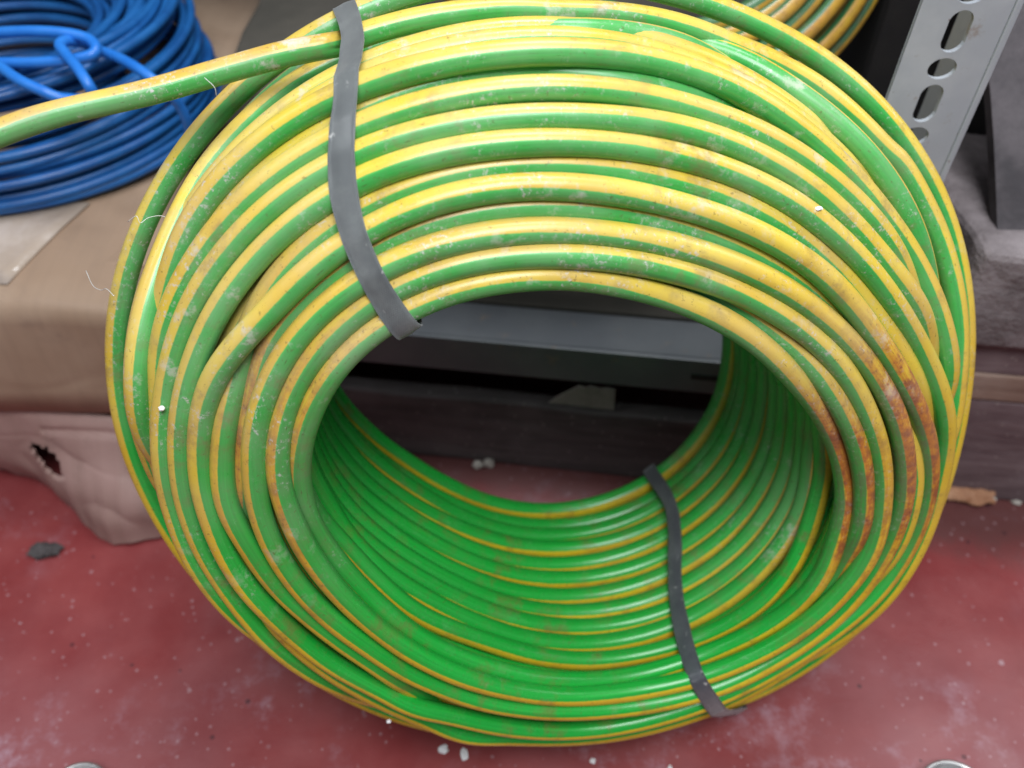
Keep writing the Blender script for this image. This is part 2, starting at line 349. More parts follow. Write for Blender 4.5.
# ------------------------------------------------------------------ measured shape of the coil (decimetres, ring coordinates)
CA=[0.167456, -0.954661, 0.246131]
CU=[0.980712, 0.135776, -0.1406]
CV=[0.100807, 0.264928, 0.958984]
CC=[0.23607, 1.90167, 1.84643]
Q=[0.1967, -0.5419, 0.2361, -0.5032, -3.2586, 1.0938, 0.6156, 0.4614, 0.0764, -0.0061, 0.0501, -0.1138, 0.078, 0.0173, 0.015, -0.0922, 1.0016]
TURNS={"S1": [[0.9979, 0.0687, 0.0112, 0.0443, -0.1248, 0.0098, -0.0004, -0.0032, -0.0104, 0.0039, -0.0028, 0.0029, 0.0012], [-0.0478, -0.0034, 0.0485, -0.0088, -0.006, 0.0028, 0.0035, -0.0084, -0.0146, 0.0021, -0.0056, -0.0038, -0.0089]], "L8": [[1.0221, 0.0739, 0.0254, 0.0442, -0.1135, -0.0031, 0.0075, -0.0044, -0.0015, -0.0014, 0.0013, -0.0018, -0.0033], [-0.2121, 0.0, 0.0465, -0.0458, -0.0146, -0.0087, 0.0014, -0.0329, -0.0198, -0.008, 0.0011, -0.0104, -0.0173]], "S2": [[1.0519, 0.0709, -0.0025, 0.0493, -0.1094, 0.0097, -0.0014, 0.0065, -0.0048, 0.0011, -0.007, -0.0004, -0.0062], [-0.0669, 0.0624, 0.0266, -0.0012, -0.0041, -0.0048, -0.0167, -0.0016, 0.0028, -0.0027, 0.0046, 0.0014, 0.0007]], "S3": [[1.0556, 0.0965, 0.0537, 0.06, -0.1073, 0.0165, 0.0083, -0.0033, -0.0087, 0.004, -0.0024, 0.0016, -0.0017], [-0.0056, -0.0027, 0.0017, 0.0032, 0.0023, 0.0021, -0.0043, -0.0001, -0.0035, -0.003, -0.0005, -0.0011, 0.0005]], "S4": [[1.1436, 0.102, 0.0438, 0.0814, -0.1019, 0.0242, 0.0021, 0.0017, -0.0125, -0.0008, -0.0046, -0.0008, -0.0008], [-0.0142, -0.0059, -0.0069, -0.0074, -0.0005, -0.0044, -0.001, -0.0014, 0.0012, -0.001, 0.0003, -0.0003, 0.0006]], "S5": [[1.295, 0.1004, -0.1077, 0.0213, -0.1066, 0.0097, -0.01, -0.0093, 0.0046, 0.0031, -0.0061, 0.0009, 0.0043], [-0.0829, -0.0086, 0.0451, 0.0101, 0.0063, -0.0007, 0.0059, 0.0043, -0.0017, -0.0006, 0.0021, -0.0002, -0.0017]], "S6": [[1.2835, 0.0755, 0.0167, 0.0853, -0.0987, 0.0291, -0.0088, 0.023, -0.0171, 0.0109, -0.0161, 0.0055, -0.0161], [-0.0547, -0.0023, -0.0035, -0.0222, -0.0005, -0.0122, 0.0047, -0.0113, 0.0074, -0.006, 0.0072, -0.0038, 0.0076]], "S7": [[1.3587, 0.2058, -0.0514, 0.0154, -0.1987, -0.009, 0.0095, 0.0157, -0.0039, 0.0001, -0.0162, 0.0031, 0.0045], [-0.1527, -0.1112, 0.0722, -0.0028, 0.0925, 0.0051, 0.0232, -0.0044, 0.014, 0.0001, 0.0156, 0.0007, 0.0018]], "S8": [[1.4613, 0.0989, -0.1016, 0.0011, -0.125, 0.0042, 0.0148, 0.0135, -0.0001, 0.0066, -0.0053, 0.0022, 0.0032], [-0.1887, -0.0203, 0.142, 0.0771, 0.0302, 0.0195, -0.0499, -0.0249, -0.0206, -0.0127, 0.0021, -0.0066, -0.0055]], "S9": [[1.5099, 0.1054, -0.0626, 0.0178, -0.1209, 0.0065, 0.0067, 0.0078, -0.0139, 0.0008, -0.0071, 0.0028, 0.003], [-0.3135, -0.1106, 0.2238, 0.047, 0.085, -0.0168, -0.0031, -0.0188, 0.0465, 0.0101, 0.0181, -0.0044, -0.0019]], "S10": [[1.5004, 0.0651, 0.0086, 0.0203, -0.1044, 0.0042, 0.0031, -0.0015, -0.003, 0.0029, 0.0, -0.0015, 0.0002], [-0.4308, -0.0735, 0.304, 0.0314, 0.0411, -0.0509, 0.0477, 0.0065, 0.0298, -0.0175, 0.0092, -0.0017, 0.009]], "S11": [[1.5254, 0.0547, 0.0498, -0.0027, -0.1119, -0.0003, -0.0004, -0.0086, -0.0075, 0.0021, -0.0021, -0.0036, 0.0023], [-0.5179, 0.032, 0.3174, 0.039, 0.0452, 0.0099, 0.1072, 0.039, 0.0184, 0.0081, 0.0373, 0.0205, -0.0095]], "K": [[1.5213, 0.0552, 0.0296, 0.0271, -0.1092, 0.0046, 0.0134, -0.0096, -0.0027, 0.0094, -0.0055, -0.0019, 0.0095], [-0.7857, -0.1563, 0.0363, 0.1182, -0.0352, -0.1055, 0.0594, 0.0423, -0.0688, -0.0104, 0.0559, -0.0225, -0.0367]], "G2": [[1.547, 0.0695, 0.0606, 0.0289, -0.0716, -0.0359, 0.0223, -0.01, -0.0195, 0.0066, -0.0048, 0.0002, 0.0031], [-0.7517, -0.0177, 0.1672, 0.1953, 0.0979, -0.0861, 0.1563, 0.0065, 0.008, 0.0024, -0.0022, 0.0215, 0.0094]], "G1": [[1.5081, 0.0782, 0.0218, 0.0127, -0.0892, -0.0003, 0.0001, -0.0015, -0.0011, 0.0025, -0.0036, 0.0033, 0.0012], [-0.6972, -0.0279, 0.1965, -0.0998, 0.0002, -0.0146, -0.0854, 0.0377, -0.0177, 0.013, -0.0042, 0.013, -0.0012]], "G0": [[1.4919, 0.0846, 0.0675, -0.0252, -0.0762, -0.0146, -0.0202, 0.0042, -0.0073, -0.0015, 0.0001, 0.0006, -0.0044], [-0.9542, -0.0002, 0.1486, -0.1319, 0.0041, -0.0046, -0.0889, 0.0476, 0.0039, -0.0191, 0.0307, -0.0133, -0.0198]], "A": [[1.7503, 0.0894, 0.0083, 0.0414, -0.0593, -0.0353, -0.0252, -0.033, -0.0062, -0.0148, -0.0045, -0.004, -0.0016], [-0.6354, 0.1785, -0.2712, 0.045, -0.0002, 0.0351, 0.0535, -0.0003, 0.0002, -0.0042, 0.0077, 0.0004, -0.0003]]}
INNER=[-1.166, -1.084, -0.964, -0.854, -0.732, -0.624, -0.525, -0.428, -0.328]
BLOOP=[[2.0879, 1.6873, -0.7658], [2.0612, 1.687, -0.7689], [1.9715, 1.6708, -0.7787], [1.8554, 1.6492, -0.789], [1.7414, 1.6325, -0.796], [1.6327, 1.6185, -0.7995], [1.4994, 1.6265, -0.7973], [1.4119, 1.6355, -0.7867], [1.3223, 1.6424, -0.7679], [1.2304, 1.651, -0.7409], [1.1383, 1.6681, -0.7069], [1.0283, 1.6866, -0.6588], [0.8601, 1.7028, -0.5744], [0.7898, 1.7179, -0.5373], [0.6804, 1.7136, -0.4797], [0.5852, 1.7061, -0.4316], [0.4939, 1.6953, -0.389], [0.3866, 1.6822, -0.3453], [0.2783, 1.665, -0.31], [0.1616, 1.658, -0.2837], [0.0746, 1.6528, -0.2729], [6.2158, 1.6835, -0.2699], [6.0525, 1.7314, -0.269], [5.8406, 1.7657, -0.2663]]
BEND=[[-0.5592, 2.8914, 3.1895], [-0.7358, 2.8385, 3.1801], [-0.922, 2.7623, 3.1622], [-1.1633, 2.6617, 3.1345], [-1.422, 2.5583, 3.1181], [-1.582, 2.4682, 3.1006], [-1.7525, 2.3404, 3.0745], [-1.9339, 2.1928, 3.0431]]
BLUE_LOOPS=[[[-3.16, 4.83, 2.36], [-2.85, 4.66, 2.42], [-2.54, 4.59, 2.46], [-2.35, 4.57, 2.46], [-2.23, 4.55, 2.44], [-2.17, 4.49, 2.42], [-2.19, 4.44, 2.4], [-2.3, 4.43, 2.38], [-2.49, 4.44, 2.36], [-2.7, 4.48, 2.34], [-2.94, 4.53, 2.32]], [[-2.11, 4.18, 2.3], [-2.12, 4.17, 2.38], [-2.19, 4.26, 2.42], [-2.28, 4.37, 2.44], [-2.33, 4.44, 2.45], [-2.33, 4.49, 2.45], [-2.32, 4.56, 2.42], [-2.3, 4.66, 2.36], [-2.22, 4.62, 2.34], [-2.12, 4.57, 2.33], [-1.99, 4.46, 2.33], [-1.89, 4.39, 2.3], [-1.82, 4.39, 2.22], [-1.8, 4.43, 2.12], [-1.8, 4.47, 2.0], [-1.84, 4.54, 1.85]], [[-2.9, 4.61, 2.36], [-2.64, 4.36, 2.38], [-2.49, 4.23, 2.37], [-2.37, 4.18, 2.34], [-2.29, 4.18, 2.3], [-2.18, 4.2, 2.28]]]
WEBS=[([[-1.26, 2.41, 2.81], [-1.22, 2.4, 2.84], [-1.21, 2.39, 2.82], [-1.19, 2.42, 2.82], [-1.15, 2.44, 2.81], [-1.11, 2.45, 2.76]], 'thin cobweb across the outermost loop beside the blue coil'), ([[-1.51, 2.48, 2.55], [-1.46, 2.4, 2.55], [-1.41, 2.35, 2.57], [-1.37, 2.32, 2.6], [-1.32, 2.26, 2.62]], 'cobweb strand between the cardboard box and the outer loop'), ([[-0.95, 2.59, 3.22], [-0.92, 2.57, 3.2], [-0.92, 2.57, 3.17]], 'short hair hanging from the loose cable end')]
FLECK=[(62, 0.45, (0.016, 0.009, 0.006), 'white oval fleck on the upper right of the coil'), (163, 0.53, (0.01, 0.01, 0.008), 'round white fleck on the left side of the coil'), (241, 0.52, (0.01, 0.008, 0.007), 'tiny white fleck on the lower left of the coil')]

# ------------------------------------------------------------------ the setting
floor_bm = bmesh.new(); bmesh.ops.create_grid(floor_bm, x_segments=8, y_segments=8, size=150)
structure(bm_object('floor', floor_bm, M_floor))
SH = -0.13     # the shelving stands a little askew to the camera
o = bm_object('back_wall', box_bm(-30, 30, 9.0, 9.6, 0, 30, 0.05, 1, shear=SH), M_dark); structure(o)

# ------------------------------------------------------------------ shelving behind the coil
rack = thing('slotted_angle_rack', 'pale grey slotted steel angle shelving with low rail behind the big coil', 'shelving', (1.9, 3.6, 0))
def slotted_upright(x0, w, y, ztop, lean=0.0):
    """front web with real slots cut through, plus the return flange on its right edge"""
    bm = bmesh.new()
    slots = []; z = 0.25; k = 0
    # zs measured along the post: long slot, round hole, long slot, round hole ...
    pitch = 0.31
    z = 2.97 - pitch * 9
    while z < ztop - 0.2:
        slots.append((z, 0.086)); slots.append((z - pitch / 2, 0.034)); z += pitch
    slots.sort()
    nx = 14; outline = []
    th = 0.022
    def slot_ring(zc, hh, n=20):
        r = 0.048; pts = []
        for i in range(n):
            a = 2 * math.pi * (i + .5) / n; cx = math.cos(a) * r * 1.0; cz = math.sin(a) * r
            cz += math.copysign(max(hh - r, 0), cz); pts.append((cx, cz))
        if hh < 0.04: pts = [(p[0] * 1.22, p[1] * 0.95) for p in pts]
        return pts
    xc = x0 + w * 0.50
    bounds = [0.0] + [(slots[i][0] + .103) if slots[i][1] > .05 else (slots[i + 1][0] - .103) for i in range(len(slots) - 1)] + [ztop]
    for i, (zc, hh) in enumerate(slots):
        za, zb = bounds[i], bounds[i + 1]
        ring = slot_ring(zc, hh); n = len(ring)
        outer = []; hx = w / 2; up, dn = zb - zc, zc - za
        for i2 in range(n):          # quarter by quarter, so that each cell corner is met
            q_, fr = divmod(i2 + .5, n / 4); fr /= n / 4
            cor = [(hx, 0), (hx, up), (0, up), (-hx, up), (-hx, 0), (-hx, -dn), (0, -dn), (hx, -dn), (hx, 0)]
            q_ = int(q_); A3, B3, C3 = cor[2*q_], cor[2*q_+1], cor[2*q_+2]
            kk = i2 % (n // 4); half_ = (n // 4) // 2
            if kk < half_: t = (kk + .5) / (half_ + .5); outer.append((A3[0] + (B3[0]-A3[0])*t, A3[1] + (B3[1]-A3[1])*t))
            elif kk == half_: outer.append(B3)
            else: t = (kk - half_) / (half_ + .5); outer.append((B3[0] + (C3[0]-B3[0])*t, B3[1] + (C3[1]-B3[1])*t))
        rows = []
        for yy in (y, y + th):
            A = [bm.verts.new((xc + p[0], yy, zc + p[1])) for p in ring]
            B = [bm.verts.new((xc + p[0], yy, zc + p[1])) for p in outer]
            rows.append((A, B))
        for k2 in range(n):
            k3 = (k2 + 1) % n
            (A, B), (A2, B2) = rows
            bm.faces.new((A[k2], A[k3], B[k3], B[k2])); bm.faces.new((A2[k3], A2[k2], B2[k2], B2[k3]))
            bm.faces.new((A[k3], A[k2], A2[k2], A2[k3]))
    for v in bm.verts: v.co.x += (v.co.z - 2.5) * 0.035
    return bm
up_bm = slotted_upright(1.57, 0.36, 3.46, 6.0)
up = bm_object('upright_web', up_bm, M_steel, rack)
fb = box_bm(1.932, 1.962, 3.452, 3.86, 0.0, 6.0, 0.008, 2)
for v in fb.verts: v.co.x += (v.co.z - 2.5) * 0.035
fl = bm_object('upright_flange', fb, M_steel, rack)
rail = bm_object('shelf_rail', box_bm(-2.6, 1.57, 3.69, 3.715, 0.79, 1.045, 0.008, 2, shear=SH), M_steel_shaded, rack)
bm_object('shelf_rail_ledge', box_bm(-2.6, 1.57, 3.716, 4.02, 1.02, 1.045, 0.006, 1, shear=SH), M_steel_shaded, rack)
board = bm_object('shelf_board', box_bm(-2.6, 1.6, 4.03, 8.6, 0.86, 1.055, 0.02, 2, shear=SH), M_carton)
tag(board, 'dusty brown shelf board lying flat behind the pale steel rail', 'board')

b = bm_object('timber_beam', box_bm(-2.2, 2.05, 3.64, 3.76, 0.0, 0.60, 0.035, 3, cuts=10, jitter=0.018, shear=SH, seed=3), M_timber)
tag(b, 'dark dirty timber beam on the floor seen through the hole of the coil', 'timber')
# slot in the rail near its right end
b = bm_object('rail_slot', box_bm(1.02, 1.30, 3.683, 3.6885, 0.90, 0.94, 0.002, 1, shear=SH), M_dark, rack)


# torn scrap of board standing behind the beam
scr = np.array([(0.22, 0), (0.28, 0.06), (0.42, 0.165), (0.47, 0.155), (0.50, 0.175), (0.56, 0.16), (0.62, 0.17), (0.665, 0.165), (0.67, 0.0)])
V = []; n_ = len(scr)
for yy in (3.67, 3.68):
    for p in scr: V.append(((p[0] - .45) * .86 + .42, yy + p[1] * 0.06 + SH * p[0], 0.603 + p[1]))
F = [tuple(range(n_))[::-1], tuple(range(n_, 2 * n_))] + [(i, (i + 1) % n_, n_ + (i + 1) % n_, n_ + i) for i in range(n_)]
o = link_mesh('torn_board_scrap', V, F, M_card_old, smooth=False)
tag(o, 'small pale torn scrap standing behind the beam inside the coil hole', 'scrap')

# ------------------------------------------------------------------ stack at the right
o = bm_object('timber_beam', box_bm(2.15, 6.5, 3.76, 4.6, 0.0, 0.86, 0.03, 3, cuts=10, jitter=0.02, shear=SH, seed=8), M_timber_r)
tag(o, 'mauve brown timber beam at the bottom of the stack on the right', 'timber')
o = bm_object('timber_strip', box_bm(2.12, 6.5, 3.755, 4.6, 0.863, 1.06, 0.025, 3, cuts=10, jitter=0.02, shear=SH, seed=12), M_timber_b)
tag(o, 'thin brown timber strip between the two beams of the right stack', 'timber')
o = bm_object('timber_beam', box_bm(2.18, 6.5, 3.765, 4.6, 1.063, 1.28, 0.025, 3, cuts=10, jitter=0.02, shear=SH, seed=17), M_timber_r)
tag(o, 'dark timber beam directly under the pale concrete block', 'timber')
o = bm_object('concrete_block', box_bm(2.28, 6.5, 3.70, 4.9, 1.283, 1.90, 0.07, 4, cuts=12, jitter=0.03, shear=SH, seed=23), M_concrete)
tag(o, 'pale grey weathered block with a worn corner on top of the right timber stack', 'block')
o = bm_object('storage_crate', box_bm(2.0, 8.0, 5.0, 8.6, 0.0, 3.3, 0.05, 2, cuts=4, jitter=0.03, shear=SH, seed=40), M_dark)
tag(o, 'near black crate in the dark behind the slotted upright and the block', 'crate')
# dark rubber sheet leaning on the block
V = []; F = []
for i in range(9):
    t = i / 8
    x0 = 2.40 + 0.05 * math.sin(t * 2.2) - .30 * t; z0 = 1.90 + 1.3 * t; y0 = 3.60 + 1.1 * t
    for (dx, dy) in ((0, 0), (0.9, 0), (0.9, 0.10), (0, 0.10)): V.append((x0 + dx, y0 + dy - .06 * dx, z0 + 0.02 * math.sin(5 * t + dx)))
for i in range(8):
    for j in range(4): F.append((i*4+j, i*4+(j+1) % 4, (i+1)*4+(j+1) % 4, (i+1)*4+j))
F += [(3, 2, 1, 0), (32, 33, 34, 35)]
o = link_mesh('rubber_sheet', V, F, M_black, smooth=False)
tag(o, 'dark rubber sheet leaning back on top of the concrete block', 'sheet')

# ------------------------------------------------------------------ carton behind the coil
o = bm_object('storage_carton', box_bm(-1.72, 1.75, 4.75, 7.4, 1.06, 2.0, 0.03, 2, cuts=6, jitter=0.03, shear=-0.05, seed=31), M_carton)
tag(o, 'dusty brown grey carton on the shelf behind the top of the big coil', 'carton')

# ------------------------------------------------------------------ cardboard box at left
cb = thing('cardboard_box', 'brown cardboard box with a torn front flap under the blue wire coil', 'box', (-3.5, 3.6, 0))
bm = bmesh.new()
# profile in (y, z): top back -> rounded front edge -> front face down
prof = [(7.2, 1.60), (6.2, 1.60), (5.2, 1.60), (4.5, 1.595), (4.05, 1.58), (3.70, 1.57), (3.53, 1.555), (3.475, 1.51), (3.455, 1.42), (3.44, 1.1), (3.43, 0.95), (3.425, 0.78), (3.45, 0.775), (3.47, 0.95), (3.48, 1.26), (3.52, 1.36), (3.62, 1.45), (3.8, 1.51), (7.2, 1.56)]
nx = 46; rows = []
for i in range(nx + 1):
    x = -6.0 + 4.02 * i / nx
    row = []
    for (y, z) in prof:
        w = mnoise.noise(Vector((x * 1.6, y * 1.2, z * 1.6))) * 0.035
        cr = -0.05 * math.exp(-((z - 1.36 + 0.22 * (x + 2.9)) / 0.03) ** 2) if y < 3.7 else 0
        row.append(bm.verts.new((x, y + w + cr * -0.4, z + w * 0.8 - max(0, (x + 2.45)) * 0.12)))
    rows.append(row)
for i in range(nx):
    for j in range(len(prof)):
        k = (j + 1) % len(prof)
        bm.faces.new((rows[i][j], rows[i][k], rows[i + 1][k], rows[i + 1][j]))
bm.faces.new(rows[0]); bm.faces.new(rows[-1][::-1])
o = bm_object('box_top', bm, M_card, cb, smooth=True)
V = []; F = []; tp = [(4.30, 1.592), (4.05, 1.58), (3.85, 1.574), (3.70, 1.57), (3.60, 1.562)]
for side in (0, 1):
    for i in range(41):
        for (y, z) in tp:
            xr = -2.42 - 0.30 * (4.30 - y) + 0.03 * mnoise.noise(Vector((y * 20, 0, 0)))
            x = -6.0 + (xr + 6.0) * i / 40; w = mnoise.noise(Vector((x * 1.6, y * 1.2, z * 1.6))) * 0.035
            V.append((x, y + w, z + w * .8 - max(0, x + 2.45) * .12 + 0.010 - side * .006 + 0.004 * mnoise.noise(Vector((x * 5, y * 6, 2)))))
ix = lambda sd, i, j: sd*205 + i*5 + j
for i in range(40):
    for j in range(4):
        F.append((ix(0, i, j), ix(0, i, j+1), ix(0, i+1, j+1), ix(0, i+1, j))); F.append((ix(1, i, j), ix(1, i+1, j), ix(1, i+1, j+1), ix(1, i, j+1)))
    for j in (0, 4): F.append((ix(0, i, j), ix(0, i+1, j), ix(1, i+1, j), ix(1, i, j)))
for j in range(4):
    for i in (0, 40): F.append((ix(0, i, j), ix(0, i, j+1), ix(1, i, j+1), ix(1, i, j)))
link_mesh('packing_tape', V, F, M_tape, cb)
bm_object('box_body', box_bm(-6.0, -1.98, 3.80, 7.1, 0.0, 1.53, 0.03, 2), M_card, cb)
# splayed lower flap: hinge line and ground line, with a torn hole
hinge = [(-6.0, 3.46, .80), (-3.0, 3.46, .80), (-2.6, 3.45, .745), (-2.3, 3.42, .68), (-2.15, 3.42, .62), (-1.9, 3.45, .55)]
ground = [(-6.0, 3.95, .01), (-3.9, 3.74, .01), (-3.32, 3.60, .012), (-3.05, 3.53, .012), (-2.86, 3.405, .012), (-2.80, 3.34, .012), (-2.62, 3.17, .012), (-2.50, 3.08, .012), (-2.40, 3.025, .012), (-2.30, 3.03, .03), (-2.12, 3.08, .02), (-1.9, 3.16, .012)]
def interp(tab, x):
    for p, q in zip(tab, tab[1:]):
        if x <= q[0] + 1e-9:
            t = (x - p[0]) / (q[0] - p[0]); return Vector(p).lerp(Vector(q), t)
    return Vector(tab[-1])
V = []; idx = {}; NX, NZ = 190, 46; F = []
def fl_pt(i, j):
    x = -6.0 + 4.1 * i / NX if i < 60 else -4.706 + (2.806) * (i - 60) / (NX - 60)
    h, g = interp(hinge, x), interp(ground, x); t = j / NZ
    g = g + Vector((0, mnoise.noise(Vector((x * 9, 0, 0))) * 0.02, 0))
    p = h.lerp(g, t)
    p.y -= math.sin(math.pi * t) * 0.05 + (0.06 * mnoise.noise(Vector((x * 1.7, t * 2.0, 3))) + 0.05 * (abs(mnoise.noise(Vector((x * 3.1, t * 2.6, 8)))) - .2)) * math.sin(math.pi * t)
    # soft crease running right from the hinge
    c = t - (0.10 + 0.32 * max(0, (-2.35 - x)) ** 1.2)
    if x > -2.75: p.y += 0.018 * math.exp(-(c / 0.03) ** 2)
    return p
hole_c = (-2.775, 0.47)
for side in (0, 1):
    for i in range(NX + 1):
        for j in range(NZ + 1):
            p = fl_pt(i, j)
            idx[side, i, j] = len(V); V.append((p.x, p.y + side * 0.03, p.z + side * 0.012))
def inside(i, j):
    p = fl_pt(i, j); t = j / NZ
    dx = (p.x - hole_c[0]) / 0.10; dt = (t - hole_c[1] - 0.45 * (p.x - hole_c[0])) / 0.12
    return dx * dx + dt * dt < 1 + 0.7 * mnoise.noise(Vector((p.x * 30, t * 24, 0)))
keep = {(i, j): not inside(i, j) for i in range(NX) for j in range(NZ)}
for (i, j), k in keep.items():
    if not k: continue
    for side in (0, 1):
        q = [idx[side, i, j], idx[side, i, j + 1], idx[side, i + 1, j + 1], idx[side, i + 1, j]]
        F.append(q if side == 0 else q[::-1])
    for (di, dj, e) in ((-1, 0, ((i, j), (i, j + 1))), (1, 0, ((i + 1, j), (i + 1, j + 1))), (0, -1, ((i, j), (i + 1, j))), (0, 1, ((i, j + 1), (i + 1, j + 1)))):
        if not keep.get((i + di, j + dj), False):
            (a0, a1), (b0, b1) = e
            F.append([idx[0, a0, a1], idx[0, b0, b1], idx[1, b0, b1], idx[1, a0, a1]])
link_mesh('front_flap', V, F, M_flap, cb, smooth=False)['label'] = 'pinkish torn flap splayed onto the floor with a ragged hole'

# ------------------------------------------------------------------ blue wire coil on the box
bc = thing('blue_wire_coil', 'coil of thin bright blue wire lying on the cardboard box', 'wire coil', (-3.12, 5.33, 1.6))
br = 0.0275; bz0 = 1.60
blue_turns = []
cx, cy = -3.20, 5.33
layers = [(1.30, 0), (1.24, 1), (1.31, 2), (1.27, 3), (1.235, 4), (1.285, 5), (1.245, 6), (1.21, 7), (1.26, 8), (1.20, 9)]
for k in range(13):
    blue_turns.append((1.30 - 0.014 * (k % 3) - 0.0025 * k * k * .6, bz0 + br + k * 0.052))
for k in range(8):
    blue_turns.append((1.245 - 0.004 * k, bz0 + br + .03 + k * 0.062))
for k in range(11):
    blue_turns.append((1.20 - 0.053 * k, bz0 + 0.66 + 0.02 * math.sin(k * 2.1) - 0.012 * k))
for k in range(7):
    blue_turns.append((0.66 + 0.01 * (k % 2), bz0 + br + 0.08 * k))
for k in range(5):
    blue_turns.append((1.14 - 0.085 * k, bz0 + 0.60))
for k, (r0, z0) in enumerate(blue_turns):
    r0 = r0 * 0.965 + rng.uniform(-.02, .02); ph = rng.uniform(0, 6.28, 4); am = rng.uniform(.005, .028, 4)
    t = np.arange(150) / 150 * 2 * np.pi
    rr = r0 + am[0] * np.cos(t + ph[0]) + am[1] * .7 * np.cos(2 * t + ph[1]) + am[2] * .4 * np.cos(3 * t + ph[2])
    zz = z0 + am[3] * 1.2 * np.cos(t + ph[3]) + 0.008 * np.cos(3 * t + ph[0])
    zz = np.maximum(zz, bz0 + br * 1.02)
    P = np.stack([cx + rr * np.cos(t), cy + rr * np.sin(t), zz], 1)
    v, f, uv = tube(P, br, 10, closed=True)
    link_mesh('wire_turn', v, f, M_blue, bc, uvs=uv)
def loose(name, pts, rad, m, parent, per=8, ns=12):
    v, f, uv = tube(catmull(pts, per), rad, ns, up=(0.1, 0.2, 1)); return link_mesh(name, v, f, m, parent, uvs=uv)
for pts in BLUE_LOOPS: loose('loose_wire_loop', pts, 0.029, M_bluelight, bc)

# ------------------------------------------------------------------ the big green and yellow coil
CA, CU, CV, CC = map(np.array, (CA, CU, CV, CC))
RC = 0.0418
def har(h, t): return h[0]*np.cos(t) + h[1]*np.sin(t) + h[2]*np.cos(2*t) + h[3]*np.sin(2*t)
def rin(t): return 1 + har(Q[8:12], t)
def rout(t): return 1 + Q[6] + har(Q[12:16], t)
def evF(c, ph):
    o = c[0] + 0 * ph
    for m in range(1, (len(c) - 1) // 2 + 1): o = o + c[2*m-1]*np.cos(m*ph) + c[2*m]*np.sin(m*ph)
    return o
def section(t, th):
    ri, ro = rin(t), rout(t); ang = np.clip(th, 0, 1) * np.pi / 2
    return ri + (ro - ri) * np.sin(ang), -Q[7]*(1-np.cos(ang)) - np.clip(th-1, 0, None)*(Q[5]-Q[7]) + np.clip(th, None, 0)*Q[5]
def to_world(t, r, d):
    return CC + np.asarray(d)[..., None]*CA + np.asarray(r)[..., None]*(np.cos(t)[..., None]*CU + np.sin(t)[..., None]*CV)
N = 260
T = np.arange(N) / N * 2 * np.pi
turns = []     # dict(name, r, d, mob)
for n, (cr, cd) in TURNS.items():
    turns.append(dict(n=n, r=evF(np.array(cr), T), d=evF(np.array(cd), T), mob=0.25 if n not in ('S2', 'S5', 'G0', 'G1', 'G2') else 1.0))
def wob(k, a=0.008): 
    ph = rng.uniform(0, 6.28, 3); return a*np.cos(T+ph[0]) + a*.7*np.cos(2*T+ph[1]) + a*.4*np.cos(4*T+ph[2])
INNER[0] = -1.262
turns.append(dict(n='Ix', r=rin(T) + .02, d=np.full(N, -1.175), mob=2.0))
for k, d0 in enumerate(INNER):
    turns.append(dict(n='I%d' % k, r=rin(T) * (0.985 if k == 0 else 1) + .09 * np.clip(np.sin(T), 0, 1) + wob(k, .004), d=np.full(N, d0) + wob(k, .006), mob=0.2))
# turns that lie on the outside of the ring, towards the shelf, and across the back
for k, th in enumerate((1.12, 1.26, 1.40, 1.54, 1.68, 1.82, 1.95)):
    r, d = section(T, th); turns.append(dict(n='O%d' % k, r=r - 0.13 + wob(k, .006), d=d + wob(k, .006), mob=2.0))
for k, fr in enumerate((.14, .3, .46, .62, .78, .93)):
    turns.append(dict(n='R%d' % k, r=rin(T) + (rout(T) - rin(T)) * fr, d=np.full(N, -1.10) + wob(k, .01), mob=2.0))
# second layer just under the front face and inner wall
for k, th in enumerate((.04, .12, .2, .28, .36, .44, .52, .60, .68, .76, .84, .92)):
    r, d = section(T, th); turns.append(dict(n='F%d' % k, r=r - .02 + wob(k, .004), d=d - 0.098 + wob(k, .004), mob=2.0))
for k in range(10):
    turns.append(dict(n='J%d' % k, r=rin(T) + 0.078, d=np.full(N, -0.20 - 0.098 * k), mob=2.0))
# the loose-ended loop: runs from the strap over the top, down the right and under
Bl = np.array(BLOOP)
bt = Bl[:, 0].copy(); bt = np.where(bt > np.pi, bt - 2*np.pi, bt)
tailt = np.radians([-45, -62, -80, -98, -115, -130])
tr = rout(tailt) - 0.02; td = np.array([-.40, -.50, -.58, -.60, -.62, -.64])
B_t = np.concatenate([bt, tailt]); B_r = np.concatenate([Bl[:, 1], tr]); B_d = np.concatenate([Bl[:, 2], td])
# keep the traced turns from sinking into one another; the hidden ones stay where they are
Rm = np.stack([t['r'] for t in turns]); Dm = np.stack([t['d'] for t in turns]); MB = np.array([t['mob'] for t in turns])
R0, D0 = Rm.copy(), Dm.copy(); nT = len(turns)
act = np.where(MB < 1.5)[0]
for it in range(30):
    dR = np.zeros_like(Rm); dD = np.zeros_like(Dm)
    for i in act:
        a = Rm[i] - Rm[act]; b_ = Dm[i] - Dm[act]; L = np.hypot(a, b_) + 1e-3
        pen = np.clip(0.076 - L, 0, None) * np.clip(L / 0.03, 0, 1); pen[list(act).index(i)] = 0
        w = MB[i] / (MB[i] + MB[act]); k = pen * w[:, None] * 0.4
        dR[i] += (a / L * k).sum(0); dD[i] += (b_ / L * k).sum(0)
    for M_ in (dR, dD):
        for _ in range(6): M_[:] = (np.roll(M_, 1, 1) + 2 * M_ + np.roll(M_, -1, 1)) / 4
    Rm += dR; Dm += dD
    Rm = R0 + np.clip(Rm - R0, -.022, .022); Dm = D0 + np.clip(Dm - D0, -.05, .03)
for M_ in (Rm, Dm):
    for _ in range(14): M_[:] = (np.roll(M_, 1, 1) + 2 * M_ + np.roll(M_, -1, 1)) / 4

